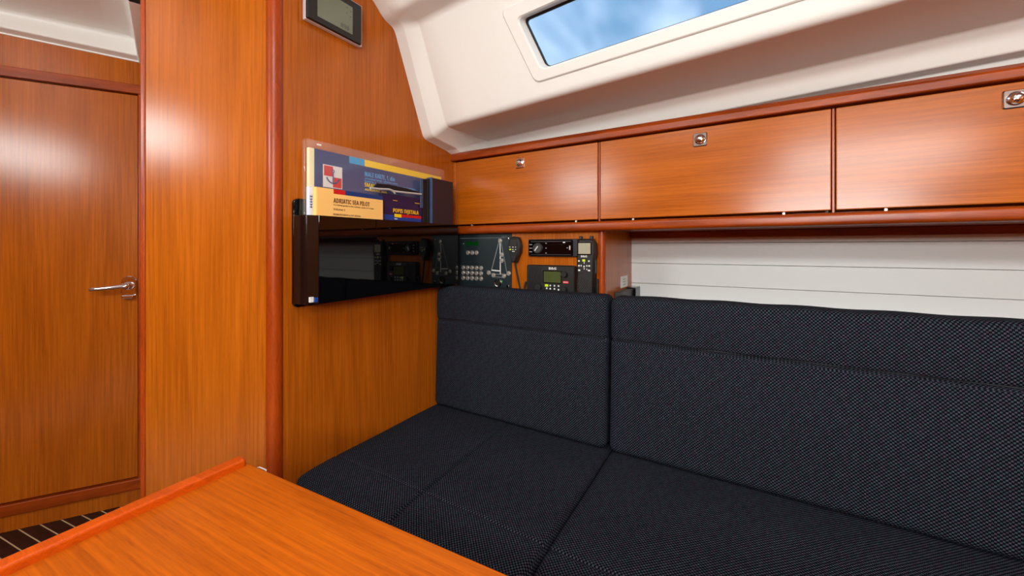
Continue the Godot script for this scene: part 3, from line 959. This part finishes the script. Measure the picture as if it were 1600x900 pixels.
func bulkhead_things() -> void:
	# weather display
	var w := on_bulkhead("weather_display", "square black and silver digital weather display on the bulkhead", "display", Vector3(0.783, 1.877, 0.0))
	slab("silver_case", Vector3(-0.0995, -0.0675, 0.0), Vector3(0.0985, 0.0715, 0.017), M.silver, w, 0.003, 2)
	slab("front_bezel", Vector3(-0.1005, -0.067, 0.017), Vector3(0.0890, 0.0630, 0.0275), M.black, w, 0.003, 2)
	var s := patch("screen", -0.069, 0.0535, -0.0490, 0.040, 0.0275, M.lcd, w)
	words("screen_digits", "898", 0.010, 0.040, -0.043, -0.029, 0.0, M.lcd_ink, s, false, 0.0003).position.z = 0.0281
	for p in [[0.03, 0.028], [0.045, 0.022], [0.030, 0.010], [0.044, 0.004]]:
		patch("screen_icon", p[0], p[0] + 0.004, p[1], p[1] + 0.003, 0.028, M.lcd_ink, s, 0.0003)

	# chart rack of black acrylic
	var r := on_bulkhead("chart_rack", "glossy black acrylic chart rack holding books on the bulkhead", "rack", Vector3(0, 0, 0))
	var b := MB.new()
	var bp := rrect(0.652, 1.306, 0.957, 1.276, 0.016, 6)
	for i in bp.size():
		if bp[i].y < 1.1:
			bp[i].y += 0.022 * (bp[i].x - 0.652) / 0.654
	b.prism(bp, 0.0, 0.010, 0.002, true)
	mesh_node("back_plate", b, M.black_gloss, r)
	b = MB.new()
	b.prism(PackedVector2Array([Vector2(0.683, 0.9705), Vector2(1.310, 0.9795), Vector2(1.310, 1.2285), Vector2(0.683, 1.2245)]), 0.0785, 0.0835, 0.0003)
	mesh_node("front_sheet", b, M.black_gloss, r)
	b = MB.new()
	var e := Vector3(0.0285, 0, 0.0125).normalized()
	b.xf = Transform3D(Basis(e, Vector3.UP, e.cross(Vector3.UP)), Vector3(0.6545, 0, 0.0690))
	b.box(Vector3(0, 0.9705, -0.002), Vector3(0.0312, 1.2245, 0.002), 0.001)
	mesh_node("end_sheet", b, M.smoke, r)
	slab("end_sheet", Vector3(0.6525, 0.970, 0.009), Vector3(0.6555, 1.2245, 0.0700), M.smoke, r, 0.001)
	b = MB.new()
	b.prism(PackedVector2Array([Vector2(0.654, 0.969), Vector2(1.310, 0.9790), Vector2(1.310, 0.9840), Vector2(0.654, 0.974)]), 0.0095, 0.079)
	mesh_node("bottom_sheet", b, M.black_gloss, r)
	slab("corner_sticker", Vector3(0.6585, 0.9765, 0.0725), Vector3(0.6700, 0.992, 0.0795), M.print_white, r, 0.001)
	slab("corner_sticker", Vector3(0.6700, 0.9765, 0.0765), Vector3(0.6800, 0.990, 0.0845), M.royal, r, 0.001)

	# chart portfolio in a clear pouch
	var ch := on_bulkhead("chart_portfolio", "large navy chart portfolio in a clear pouch, standing behind the books", "charts", Vector3(0, 0, 0))
	slab("pages", Vector3(0.683, 0.9885, 0.0225), Vector3(1.257, 1.4265, 0.0355), M.cream, ch, 0.001)
	slab("cover", Vector3(0.6985, 0.9885, 0.0352), Vector3(1.257, 1.4265, 0.0372), M.navy, ch, 0.0005)
	var cz := 0.0372
	patch("cyan_band", 0.8165, 0.8755, 1.4045, 1.4265, cz, M.cyan, ch)
	patch("yellow_band", 0.8755, 1.2570, 1.4045, 1.4265, cz, M.yellow, ch)
	var em := patch("emblem", 0.7255, 0.7910, 1.3160, 1.3845, cz, M.print_white, ch)
	patch("emblem_square", 0.7285, 0.7585, 1.3510, 1.3820, cz + 0.0005, M.cover_red, em)
	patch("emblem_square", 0.7585, 0.7885, 1.3180, 1.3495, cz + 0.0005, M.cover_red, em)
	b = MB.new()
	var pts := []
	for i in 15:
		var a := PI * (1.08 + 0.84 * i / 14.0)
		pts.append(Vector3(0.7585 + 0.0215 * cos(a), 1.3520 + 0.0215 * sin(a), cz + 0.001))
	b.tube(pts, 0.0022, 6)
	b.tube([Vector3(0.7585, 1.330, cz + 0.001), Vector3(0.7585, 1.3640, cz + 0.001)], 0.002, 6)
	pts = []
	for i in 13:
		var a := TAU * i / 12.0
		pts.append(Vector3(0.7585 + 0.0042 * cos(a), 1.3680 + 0.0042 * sin(a), cz + 0.001))
	b.tube(pts, 0.0014, 6)
	mesh_node("anchor_print", b, M.anchor, em)
	words("title_text", "MALE KARTE, 1. dio", 0.8765, 1.0060, 1.3690, 1.3880, cz, M.sky_print, ch)
	words("title_text", "JADRANSKO MORE - ISTOCNA OBALA", 0.8765, 1.0200, 1.3600, 1.3670, cz, M.sky_print, ch, false)
	words("title_text", "SMALL CRAFT FOLIO, Part 1", 0.8755, 1.1000, 1.3340, 1.3500, cz, M.yellow, ch)
	words("title_text", "MAPA I - KARTE ZA MALU PLOVIDBU", 0.8765, 1.1100, 1.3515, 1.3580, cz, M.sky_print, ch, false)
	words("title_text", "ADRIATIC SEA", 0.8765, 0.9700, 1.3240, 1.3310, cz, M.yellow, ch)
	for z in [0.0195, 0.0415]:
		b = MB.new()
		b.prism(PackedVector2Array([Vector2(0.672, 0.9875), Vector2(1.2700, 0.9875), Vector2(1.2700, 1.4580), Vector2(0.672, 1.4490)]), z - 0.0003, z + 0.0003)
		mesh_node("pouch_film", b, M.pouch, ch)
	b = MB.new()
	for q in [[Vector3(0.672, 1.449, 0.0305), Vector3(1.27, 1.458, 0.0305)], [Vector3(0.672, 0.9875, 0.0305), Vector3(0.672, 1.449, 0.0305)], [Vector3(1.27, 0.9875, 0.0305), Vector3(1.27, 1.458, 0.0305)]]:
		b.tube(q, 0.0012, 6)
	mesh_node("pouch_welt", b, M.pouch, ch)
	patch("pouch_sticker", 0.703, 0.717, 1.436, 1.4405, 0.0419, M.print_white, ch)

	# apricot pilot book
	var bk := on_bulkhead("pilot_book", "apricot sea pilot book with a red square, standing frontmost at left", "book", Vector3(0, 0, 0), "books in the black rack")
	b = MB.new()
	var sp := PackedVector2Array()
	for i in 7:
		var a := PI / 2 + PI * i / 6.0
		sp.append(Vector2(0.6815 + 0.0065 * cos(a), 0.0685 + 0.0085 * sin(a)))
	sp.append_array([Vector2(0.9180, 0.060), Vector2(0.9180, 0.0770)])
	b.xf = Transform3D(Basis(Vector3(1, 0, 0), Vector3(0, 0, 1), Vector3(0, -1, 0)), Vector3(0, 0.9885, 0))
	b.prism(sp, 0.0, -0.318, 0.0, false)
	mesh_node("cover", b, M.tan, bk)
	patch("red_band", 0.7335, 0.7730, 1.2930, 1.3066, 0.0770, M.cover_red, bk)
	patch("navy_band", 0.7730, 0.9180, 1.2930, 1.3066, 0.0770, M.navy, bk)
	words("title_text", "ADRIATIC SEA PILOT", 0.7330, 0.8630, 1.2665, 1.2800, 0.0772, M.brown_print, bk)
	words("subtitle_text", "A cruising guide to the Adriatic coast of Croatia", 0.7330, 0.8790, 1.2570, 1.2625, 0.0772, M.brown_print, bk, false)
	words("subtitle_text", "Volume 3", 0.7330, 0.7720, 1.2440, 1.2505, 0.0772, M.brown_print, bk, false)
	words("subtitle_text", "KOMODORATI iz RT DITEN", 0.7330, 0.8280, 1.2290, 1.2345, 0.0772, M.brown_print, bk, false)

	# pale narrow book at the left end
	bk = on_bulkhead("narrow_book", "narrow pale blue book spine with dark letters, at the rack's left end", "book", Vector3(0, 0, 0), "books in the black rack")
	slab("spine", Vector3(0.6685, 0.9885, 0.0440), Vector3(0.6900, 1.3080, 0.0580), M.pale, bk, 0.0015)
	var lt := words("spine_text", "HHI", -0.018, 0.018, -0.0035, 0.0035, 0.0, M.anchor, bk)
	lt.basis = Basis(Vector3(0, 0, 1), PI / 2) * lt.basis
	lt.position = Vector3(0.6752, 1.2650, 0.0583) + Basis(Vector3(0, 0, 1), PI / 2) * Vector3(lt.position.x, lt.position.y, 0)

	# purple list of lights
	bk = on_bulkhead("lights_book", "purple paperback with yellow title and colour bars, right of the apricot book", "book", Vector3(0, 0, 0), "books in the black rack")
	slab("pages", Vector3(0.9330, 0.988, 0.0445), Vector3(1.1380, 1.3190, 0.0560), M.paper, bk, 0.001)
	slab("spine", Vector3(0.9305, 0.988, 0.0440), Vector3(0.9335, 1.3205, 0.0575), M.purple, bk, 0.0005)
	slab("cover", Vector3(0.9320, 0.988, 0.0558), Vector3(1.1400, 1.3205, 0.0575), M.purple, bk, 0.0005)
	words("title_text", "POPIS SVJETALA", 0.9800, 1.1050, 1.2540, 1.2720, 0.0577, M.amber, bk)
	patch("royal_band", 0.9330, 1.1180, 1.2300, 1.2480, 0.0575, M.royal, bk)
	patch("yellow_band", 0.9860, 1.0180, 1.2410, 1.2530, 0.0580, M.yellow, bk)
	patch("red_band", 1.0180, 1.1180, 1.2430, 1.2530, 0.0580, M.cover_red, bk)
	patch("small_print", 0.980, 1.0, 1.2990, 1.3012, 0.0575, M.amber, bk)
	patch("small_print", 1.086, 1.118, 1.2995, 1.3017, 0.0575, M.amber, bk)
	patch("small_print", 0.986, 1.000, 1.2335, 1.2365, 0.0580, M.print_white, bk)

	# slim folder with blue grey spine, dark binder
	bk = on_bulkhead("slim_folder", "slim dark folder with a blue grey spine, left of the dark binder", "folder", Vector3(0, 0, 0), "books in the black rack")
	slab("cover", Vector3(1.1480, 0.9885, 0.0445), Vector3(1.1600, 1.4020, 0.064), M.gasket, bk, 0.001)
	slab("spine_strip", Vector3(1.1100, 1.2850, 0.0600), Vector3(1.1250, 1.3960, 0.0625), M.blue_grey, bk, 0.001)
	slab("inner_board", Vector3(1.1250, 0.9885, 0.0600), Vector3(1.1500, 1.3960, 0.0615), M.gasket, bk, 0.0005)
	bk = on_bulkhead("binder", "dark brown-black binder standing at the right end of the rack", "binder", Vector3(0, 0, 0), "books in the black rack")
	slab("cover", Vector3(1.1650, 0.9885, 0.0460), Vector3(1.2900, 1.4070, 0.0735), M.binder, bk, 0.0015, 2)
	slab("spine_edge", Vector3(1.1610, 0.9885, 0.0465), Vector3(1.1655, 1.4085, 0.0740), M.blue_grey, bk, 0.001)

	# bent grey clip lying on the books
	var cl := on_bulkhead("spectacles", "pale grey bent arm with a dark strip, lying across the book tops", "spectacles", Vector3(0, 0, 0))
	b = MB.new()
	b.tube([Vector3(0.8640, 1.3265, 0.0800), Vector3(0.90, 1.3280, 0.0800), Vector3(0.9420, 1.3320, 0.0800), Vector3(0.9560, 1.3300, 0.0800), Vector3(0.9680, 1.3215, 0.0800)], 0.0036, 10)
	mesh_node("arm", b, M.grey_rod, cl)
	b = MB.new()
	b.tube([Vector3(0.9560, 1.3295, 0.0770), Vector3(0.98, 1.3290, 0.0770), Vector3(1.03, 1.3310, 0.0770), Vector3(1.1000, 1.3340, 0.0770)], 0.0036, 10)
	mesh_node("arm", b, M.grey_rod, cl)
	b = MB.new()
	b.prism(PackedVector2Array([Vector2(0.884, 1.333), Vector2(0.9, 1.348), Vector2(0.95, 1.351), Vector2(1.03, 1.348), Vector2(1.095, 1.342), Vector2(1.095, 1.336), Vector2(0.98, 1.333)]), 0.068, 0.072, 0.0008)
	mesh_node("dark_lens", b, M.gasket, cl)


# ---------------------------------------------------------------- instruments (local z off the panel at z = -1.39)
func knob(called: String, x: float, y: float, z: float, r: float, h: float, m: Material, parent: Node) -> MeshInstance3D:
	var b := MB.new()
	b.lathe([Vector2(r, z), Vector2(r, z + h * 0.8), Vector2(r * 0.85, z + h), Vector2(0, z + h)], Vector3(x, y, 0), 18)
	return mesh_node(called, b, m, parent)


func instruments() -> void:
	var at := Vector3(0, 0, -1.39)
	# switch panel
	var sp := thing("switch_panel", "dark slate switch panel with round buttons and a sailboat diagram", "panel", at)
	var b := MB.new()
	b.prism(rrect(-1.128, -0.8415, 0.9, 1.1910, 0.002, 2), 0.0, 0.003, 0.0006)
	mesh_node("panel_plate", b, M.slate, sp)
	patch("header_line", -1.112, -0.872, 1.1735, 1.1748, 0.003, M.print_grey, sp)
	words("header_text", "Test 35", -0.8900, -0.8660, 1.1770, 1.1815, 0.003, M.print_grey, sp, false)
	patch("level_display", -1.0790, -1.0080, 1.1420, 1.1580, 0.003, M.lcd_green, sp)
	knob("sensor", -1.0905, 1.1510, 0.003, 0.0026, 0.001, M.print_grey, sp)
	var btn := func(x: float, y: float) -> void:
		var q := MB.new()
		q.lathe([Vector2(0.0098, 0.0028), Vector2(0.0098, 0.0048), Vector2(0.0085, 0.0062), Vector2(0.0062, 0.0062), Vector2(0.0056, 0.005), Vector2(0.0048, 0.0056), Vector2(0, 0.006)], Vector3(x, y, 0), 18)
		mesh_node("button", q, M.steel, sp)
		patch("button_mark", x - 0.0125, x - 0.0095, y + 0.0085, y + 0.0105, 0.003, M.print_grey, sp)
	for i in 3:
		btn.call(-1.0655 + 0.0237 * i, 1.1105)
	for row in 3:
		for i in 5:
			btn.call(-1.0915 + 0.0243 * i, 1.0445 - 0.0228 * row)
	var hull := [Vector2(-0.8965, 1.1615), Vector2(-0.8885, 1.1030), Vector2(-0.8885, 1.0790), Vector2(-0.9545, 1.0265), Vector2(-0.9305, 1.0165), Vector2(-0.8775, 1.0150), Vector2(-0.8545, 1.0270)]
	for p in hull:
		btn.call(p.x, p.y)
	var line := func(a: Vector2, c: Vector2, w: float, m: Material) -> void:
		var q := MB.new()
		var d := (c - a).normalized()
		var s := Vector2(-d.y, d.x) * w / 2.0
		q.prism(PackedVector2Array([a + s, c + s, c - s, a - s]), 0.0028, 0.0036)
		mesh_node("diagram_line", q, m, sp)
	line.call(Vector2(-0.8975, 1.160), Vector2(-0.8960, 1.022), 0.0042, M.print_white)
	line.call(Vector2(-0.9385, 1.0375), Vector2(-0.8990, 1.0355), 0.005, M.print_white)
	line.call(Vector2(-0.9030, 1.158), Vector2(-0.9420, 1.034), 0.0032, M.print_grey)
	line.call(Vector2(-0.8930, 1.158), Vector2(-0.8640, 1.030), 0.0022, M.print_grey)
	line.call(Vector2(-0.9500, 1.0215), Vector2(-0.8580, 1.0215), 0.0026, M.print_grey)
	line.call(Vector2(-0.9400, 1.0105), Vector2(-0.8760, 1.0090), 0.0022, M.print_grey)
	b = MB.new()
	b.lathe([Vector2(0.017, 0.003), Vector2(0.017, 0.007), Vector2(0.0155, 0.009), Vector2(0.0132, 0.008)], Vector3(-0.9070, 0.9860, 0), 24)
	mesh_node("socket_ring", b, M.chrome, sp)
	knob("socket_cap", -0.9070, 0.9860, 0.003, 0.0132, 0.003, M.gap, sp)
	knob("led", -0.8885, 0.9920, 0.003, 0.004, 0.002, M.led, sp)
	for p in [Vector2(-0.8600, 1.1705), Vector2(-0.8600, 0.9735)]:
		knob("screw", p.x, p.y, 0.003, 0.0055, 0.002, M.chrome, sp)

	# fist microphone on its clip, with its lead
	var mc := thing("radio_microphone", "black fist microphone hanging beside the switch panel", "microphone", at)
	b = MB.new()
	var o := PackedVector2Array([Vector2(-0.8230, 1.0735), Vector2(-0.8060, 1.0735), Vector2(-0.7985, 1.0930), Vector2(-0.7880, 1.1120), Vector2(-0.7855, 1.1400), Vector2(-0.7900, 1.1620), Vector2(-0.7980, 1.1735), Vector2(-0.8120, 1.1775), Vector2(-0.8260, 1.1755), Vector2(-0.8370, 1.1650), Vector2(-0.8420, 1.1450), Vector2(-0.8400, 1.1180), Vector2(-0.8310, 1.0980)])
	b.prism(o, 0.008, 0.0345, 0.005, true)
	mesh_node("body", b, M.black, mc)
	b = MB.new()
	b.prism(PackedVector2Array([Vector2(-0.8210, 1.0995), Vector2(-0.8000, 1.0995), Vector2(-0.7940, 1.1150), Vector2(-0.7930, 1.1420), Vector2(-0.7960, 1.1600), Vector2(-0.8050, 1.1690), Vector2(-0.8230, 1.1690), Vector2(-0.8325, 1.1600), Vector2(-0.8350, 1.1400), Vector2(-0.8330, 1.1180)]), 0.0338, 0.0358, 0.0008, true)
	mesh_node("face", b, M.black_soft, mc)
	for i in 5:
		slab("grille_slot", Vector3(-0.828, 1.1400 + 0.0052 * i, 0.0355), Vector3(-0.800, 1.1424 + 0.0052 * i, 0.0366), M.charcoal, mc, 0.0004)
	for p in [[-0.8320, 1.1335, 0.005], [-0.8185, 1.1335, 0.007], [-0.8050, 1.1335, 0.004], [-0.8185, 1.1240, 0.006], [-0.8050, 1.1240, 0.004], [-0.8190, 1.1165, 0.012]]:
		patch("key", p[0], p[0] + p[2], p[1], p[1] + 0.0028, 0.0358, M.print_white, mc, 0.001)
	slab("lime_key", Vector3(-0.8320, 1.1225, 0.0355), Vector3(-0.8230, 1.1282, 0.0375), M.lime, mc, 0.001)
	slab("hanger", Vector3(-0.8250, 1.11, 0.0), Vector3(-0.8030, 1.15, 0.0085), M.black, mc, 0.001)
	b = MB.new()
	b.tube([Vector3(-0.8145, 1.0760, 0.021), Vector3(-0.8110, 1.0600, 0.022), Vector3(-0.8060, 1.03, 0.02), Vector3(-0.7990, 0.9950, 0.018), Vector3(-0.7900, 0.9550, 0.016), Vector3(-0.7840, 0.92, 0.013)], 0.0044, 10, 0.0034)
	mesh_node("lead", b, M.black_soft, mc)

	# car stereo
	var st := thing("car_stereo", "black car stereo with a round silver knob, above the radio", "stereo", at)
	b = MB.new()
	b.prism(rrect(-0.7570, -0.5480, 1.0985, 1.1655, 0.004, 4), 0.0, 0.016, 0.002, true)
	mesh_node("surround", b, M.black, st)
	b = MB.new()
	b.prism(rrect(-0.7520, -0.5660, 1.1020, 1.1620, 0.004, 4), 0.0155, 0.021, 0.0015, true)
	mesh_node("faceplate", b, M.black_gloss, st)
	patch("chrome_line", -0.7420, -0.5730, 1.1545, 1.1575, 0.021, M.charcoal, st)
	patch("chrome_line", -0.7420, -0.5730, 1.1055, 1.1070, 0.021, M.charcoal, st)
	b = MB.new()
	b.lathe([Vector2(0.0200, 0.0205), Vector2(0.0200, 0.027), Vector2(0.0175, 0.031), Vector2(0.0150, 0.031), Vector2(0.0135, 0.0285), Vector2(0, 0.0285)], Vector3(-0.7105, 1.1305, 0), 28)
	mesh_node("volume_knob", b, M.charcoal, st)
	b = MB.new()
	b.xf = Transform3D(Basis(Vector3(0, 0, 1), 0.9), Vector3(-0.7135, 1.1300, 0))
	b.box(Vector3(-0.016, -0.0022, 0.0283), Vector3(0.010, 0.0022, 0.0300), 0.001)
	mesh_node("knob_mark", b, M.silver, st)
	var ds := slab("display", Vector3(-0.6700, 1.1100, 0.0208), Vector3(-0.5950, 1.1450, 0.0220), M.black_gloss, st, 0.0005)
	ds.set_meta("label", "dark glossy display")
	slab("eject_key", Vector3(-0.6050, 1.1500, 0.0208), Vector3(-0.5960, 1.1540, 0.0225), M.silver, st, 0.0005)
	slab("side_key", Vector3(-0.5800, 1.1240, 0.0208), Vector3(-0.5745, 1.1400, 0.0228), M.steel, st, 0.0008)
	for p in [[-0.7490, 1.1430], [-0.7490, 1.1290], [-0.7490, 1.1150]]:
		patch("key_print", p[0], p[0] + 0.0125, p[1], p[1] + 0.0030, 0.0211, M.print_grey, st)
	for p in [[-0.6780, 1.1475], [-0.6780, 1.1290], [-0.6780, 1.1100], [-0.5900, 1.1300]]:
		patch("key_print", p[0], p[0] + 0.005, p[1], p[1] + 0.0035, 0.0211, M.print_grey, st)

	# fixed vhf radio
	var vr := thing("vhf_radio", "black marine radio with an olive screen and slanted speaker grille", "radio", at)
	b = MB.new()
	b.prism(rrect(-0.7600, -0.5570, 0.928, 1.0655, 0.008, 5), 0.0, 0.024, 0.004, true)
	mesh_node("case", b, M.black, vr)
	words("brand_text", "B&G", -0.6620, -0.6310, 1.0490, 1.0580, 0.0242, M.print_white, vr)
	for i in range(-6, 13):
		var q := MB.new()
		var x := -0.7540 + 0.0075 * i
		var lo := Vector2(-0.752, 0.9350)
		var hi := Vector2(-0.694, 1.0580)
		var a := Vector2(x - 0.030, 0.9350)
		var c := Vector2(x + 0.045, 1.0580)
		var seg := clip_line(a, c, lo, hi)
		if seg.size() == 2:
			q.tube([Vector3(seg[0].x, seg[0].y, 0.0240), Vector3(seg[1].x, seg[1].y, 0.0240)], 0.0017, 6)
			mesh_node("grille_bar", q, M.black_soft, vr)
	slab("screen_frame", Vector3(-0.6870, 0.9970, 0.0236), Vector3(-0.6090, 1.0450, 0.0248), M.black_gloss, vr, 0.0005)
	patch("screen", -0.6830, -0.6120, 1.0000, 1.0420, 0.0248, M.lcd_olive, vr)
	knob("tuning_knob", -0.5960, 1.0330, 0.024, 0.0115, 0.014, M.black_soft, vr)
	knob("tuning_knob", -0.5960, 0.9770, 0.024, 0.0105, 0.014, M.black_soft, vr)
	knob("tuning_knob", -0.7050, 0.9800, 0.024, 0.0135, 0.014, M.black_soft, vr)
	slab("distress_key", Vector3(-0.6030, 0.9985, 0.0236), Vector3(-0.5810, 1.0080, 0.0262), M.red, vr, 0.001)
	words("distress_text", "DISTRESS", -0.6010, -0.5830, 1.0015, 1.0050, 0.0262, M.print_white, vr)
	slab("lime_key", Vector3(-0.6790, 0.9830, 0.0236), Vector3(-0.6640, 0.9925, 0.0262), M.lime, vr, 0.001)
	for p in [[-0.6560, 0.9850], [-0.6385, 0.9850], [-0.6215, 0.9850], [-0.6560, 0.9730], [-0.6385, 0.9730], [-0.6215, 0.9710], [-0.6710, 0.9740], [-0.6560, 0.9610], [-0.6385, 0.9610]]:
		slab("key", Vector3(p[0] - 0.003, p[1], 0.0238), Vector3(p[0] + 0.003, p[1] + 0.006, 0.0252), M.print_white, vr, 0.0005)
	b = MB.new()
	b.tube([Vector3(-0.7600, 0.9960, 0.012), Vector3(-0.7680, 0.9940, 0.014), Vector3(-0.7720, 0.98, 0.014), Vector3(-0.7780, 0.94, 0.013), Vector3(-0.7830, 0.9, 0.013)], 0.0052, 10, 0.004)
	mesh_node("socket_lead", b, M.black_soft, vr)

	# cordless handset in its holder
	var hs := thing("wireless_handset", "tall black cordless handset with a pale screen at the panel's right edge", "handset", at)
	b = MB.new()
	b.prism(PackedVector2Array([Vector2(-0.5420, 0.9250), Vector2(-0.4800, 0.9250), Vector2(-0.4770, 1.0900), Vector2(-0.4735, 1.1100), Vector2(-0.4750, 1.1450), Vector2(-0.4860, 1.1645), Vector2(-0.5330, 1.1645), Vector2(-0.5420, 1.1560), Vector2(-0.5440, 1.1000)]), 0.006, 0.040, 0.006, true)
	mesh_node("body", b, M.black, hs)
	for x in [-0.5325, -0.4915]:
		slab("antenna_stub", Vector3(x - 0.005, 1.158, 0.014), Vector3(x + 0.005, 1.1745, 0.032), M.black, hs, 0.003, 2)
	slab("screen_frame", Vector3(-0.5395, 1.1060, 0.0392), Vector3(-0.4860, 1.1530, 0.0406), M.black_gloss, hs, 0.001)
	patch("screen", -0.5360, -0.4900, 1.1100, 1.1490, 0.0406, M.lcd_pale, hs)
	words("brand_text", "B&G", -0.5260, -0.5030, 1.0975, 1.1050, 0.0402, M.print_white, hs)
	slab("lime_key", Vector3(-0.5210, 1.0820, 0.0392), Vector3(-0.5100, 1.0905, 0.0420), M.lime, hs, 0.001)
	for p in [[-0.5370, 1.0815, 0.006], [-0.4990, 1.0815, 0.006], [-0.5370, 1.0645, 0.006], [-0.5275, 1.0645, 0.004], [-0.5170, 1.0620, 0.005], [-0.5060, 1.0645, 0.004], [-0.4980, 1.0645, 0.006], [-0.5155, 1.0750, 0.003], [-0.5155, 1.0540, 0.003], [-0.5370, 1.0480, 0.008], [-0.4995, 1.0480, 0.008], [-0.5055, 1.0520, 0.003]]:
		slab("key", Vector3(p[0], p[1], 0.0394), Vector3(p[0] + p[2], p[1] + 0.0055, 0.0408), M.print_white, hs, 0.0004)
	for i in range(-5, 11):
		var q := MB.new()
		var seg := clip_line(Vector2(-0.575 + 0.0085 * i, 0.945), Vector2(-0.500 + 0.0085 * i, 1.035), Vector2(-0.5400, 0.945), Vector2(-0.4880, 1.035))
		if seg.size() == 2:
			q.tube([Vector3(seg[0].x, seg[0].y, 0.0398), Vector3(seg[1].x, seg[1].y, 0.0398)], 0.0018, 6)
			mesh_node("grille_bar", q, M.charcoal, hs)
	slab("side_key", Vector3(-0.4775, 1.04, 0.014), Vector3(-0.4735, 1.09, 0.030), M.charcoal, hs, 0.0015)
	slab("holder", Vector3(-0.5440, 0.93, 0.0), Vector3(-0.4720, 1.02, 0.014), M.black, hs, 0.003)

	# label and socket box on the side of the recess
	var lb := thing("notice_label", "small white printed label on the wooden recess side", "label", Vector3(-0.456, 0.991, -1.66), PI / 2)
	patch("label_sheet", -0.052, 0.052, -0.024, 0.024, 0.0002, M.paper, lb)
	for i in 3:
		patch("small_print", -0.024 + 0.004 * i, 0.024 - 0.004 * i, 0.009 - 0.011 * i, 0.0115 - 0.011 * i, 0.0007, M.print_grey, lb, 0.0003)
	var sx := thing("socket_box", "small dark grey socket box behind the back cushion in the recess", "socket", Vector3(-0.4555, 0.862, -1.66))
	slab("box_body", Vector3(0.0, 0.0, -0.115), Vector3(0.03, 0.098, 0.14), M.charcoal, sx, 0.004, 2)
	slab("box_lid", Vector3(0.004, 0.02, -0.10), Vector3(0.042, 0.104, -0.02), M.black_gloss, sx, 0.003, 2)


func clip_line(a: Vector2, c: Vector2, lo: Vector2, hi: Vector2) -> Array:
	var t0 := 0.0
	var t1 := 1.0
	var d := c - a
	for k in 2:
		if absf(d[k]) < 1e-9:
			continue
		var u := (lo[k] - a[k]) / d[k]
		var v := (hi[k] - a[k]) / d[k]
		t0 = maxf(t0, minf(u, v))
		t1 = minf(t1, maxf(u, v))
	return [a + d * t0, a + d * t1] if t1 - t0 > 0.1 else []


func _ready() -> void:
	rng.seed = 5
	setup()
	materials()
	setting()
	furniture()
	bulkhead_things()
	instruments()
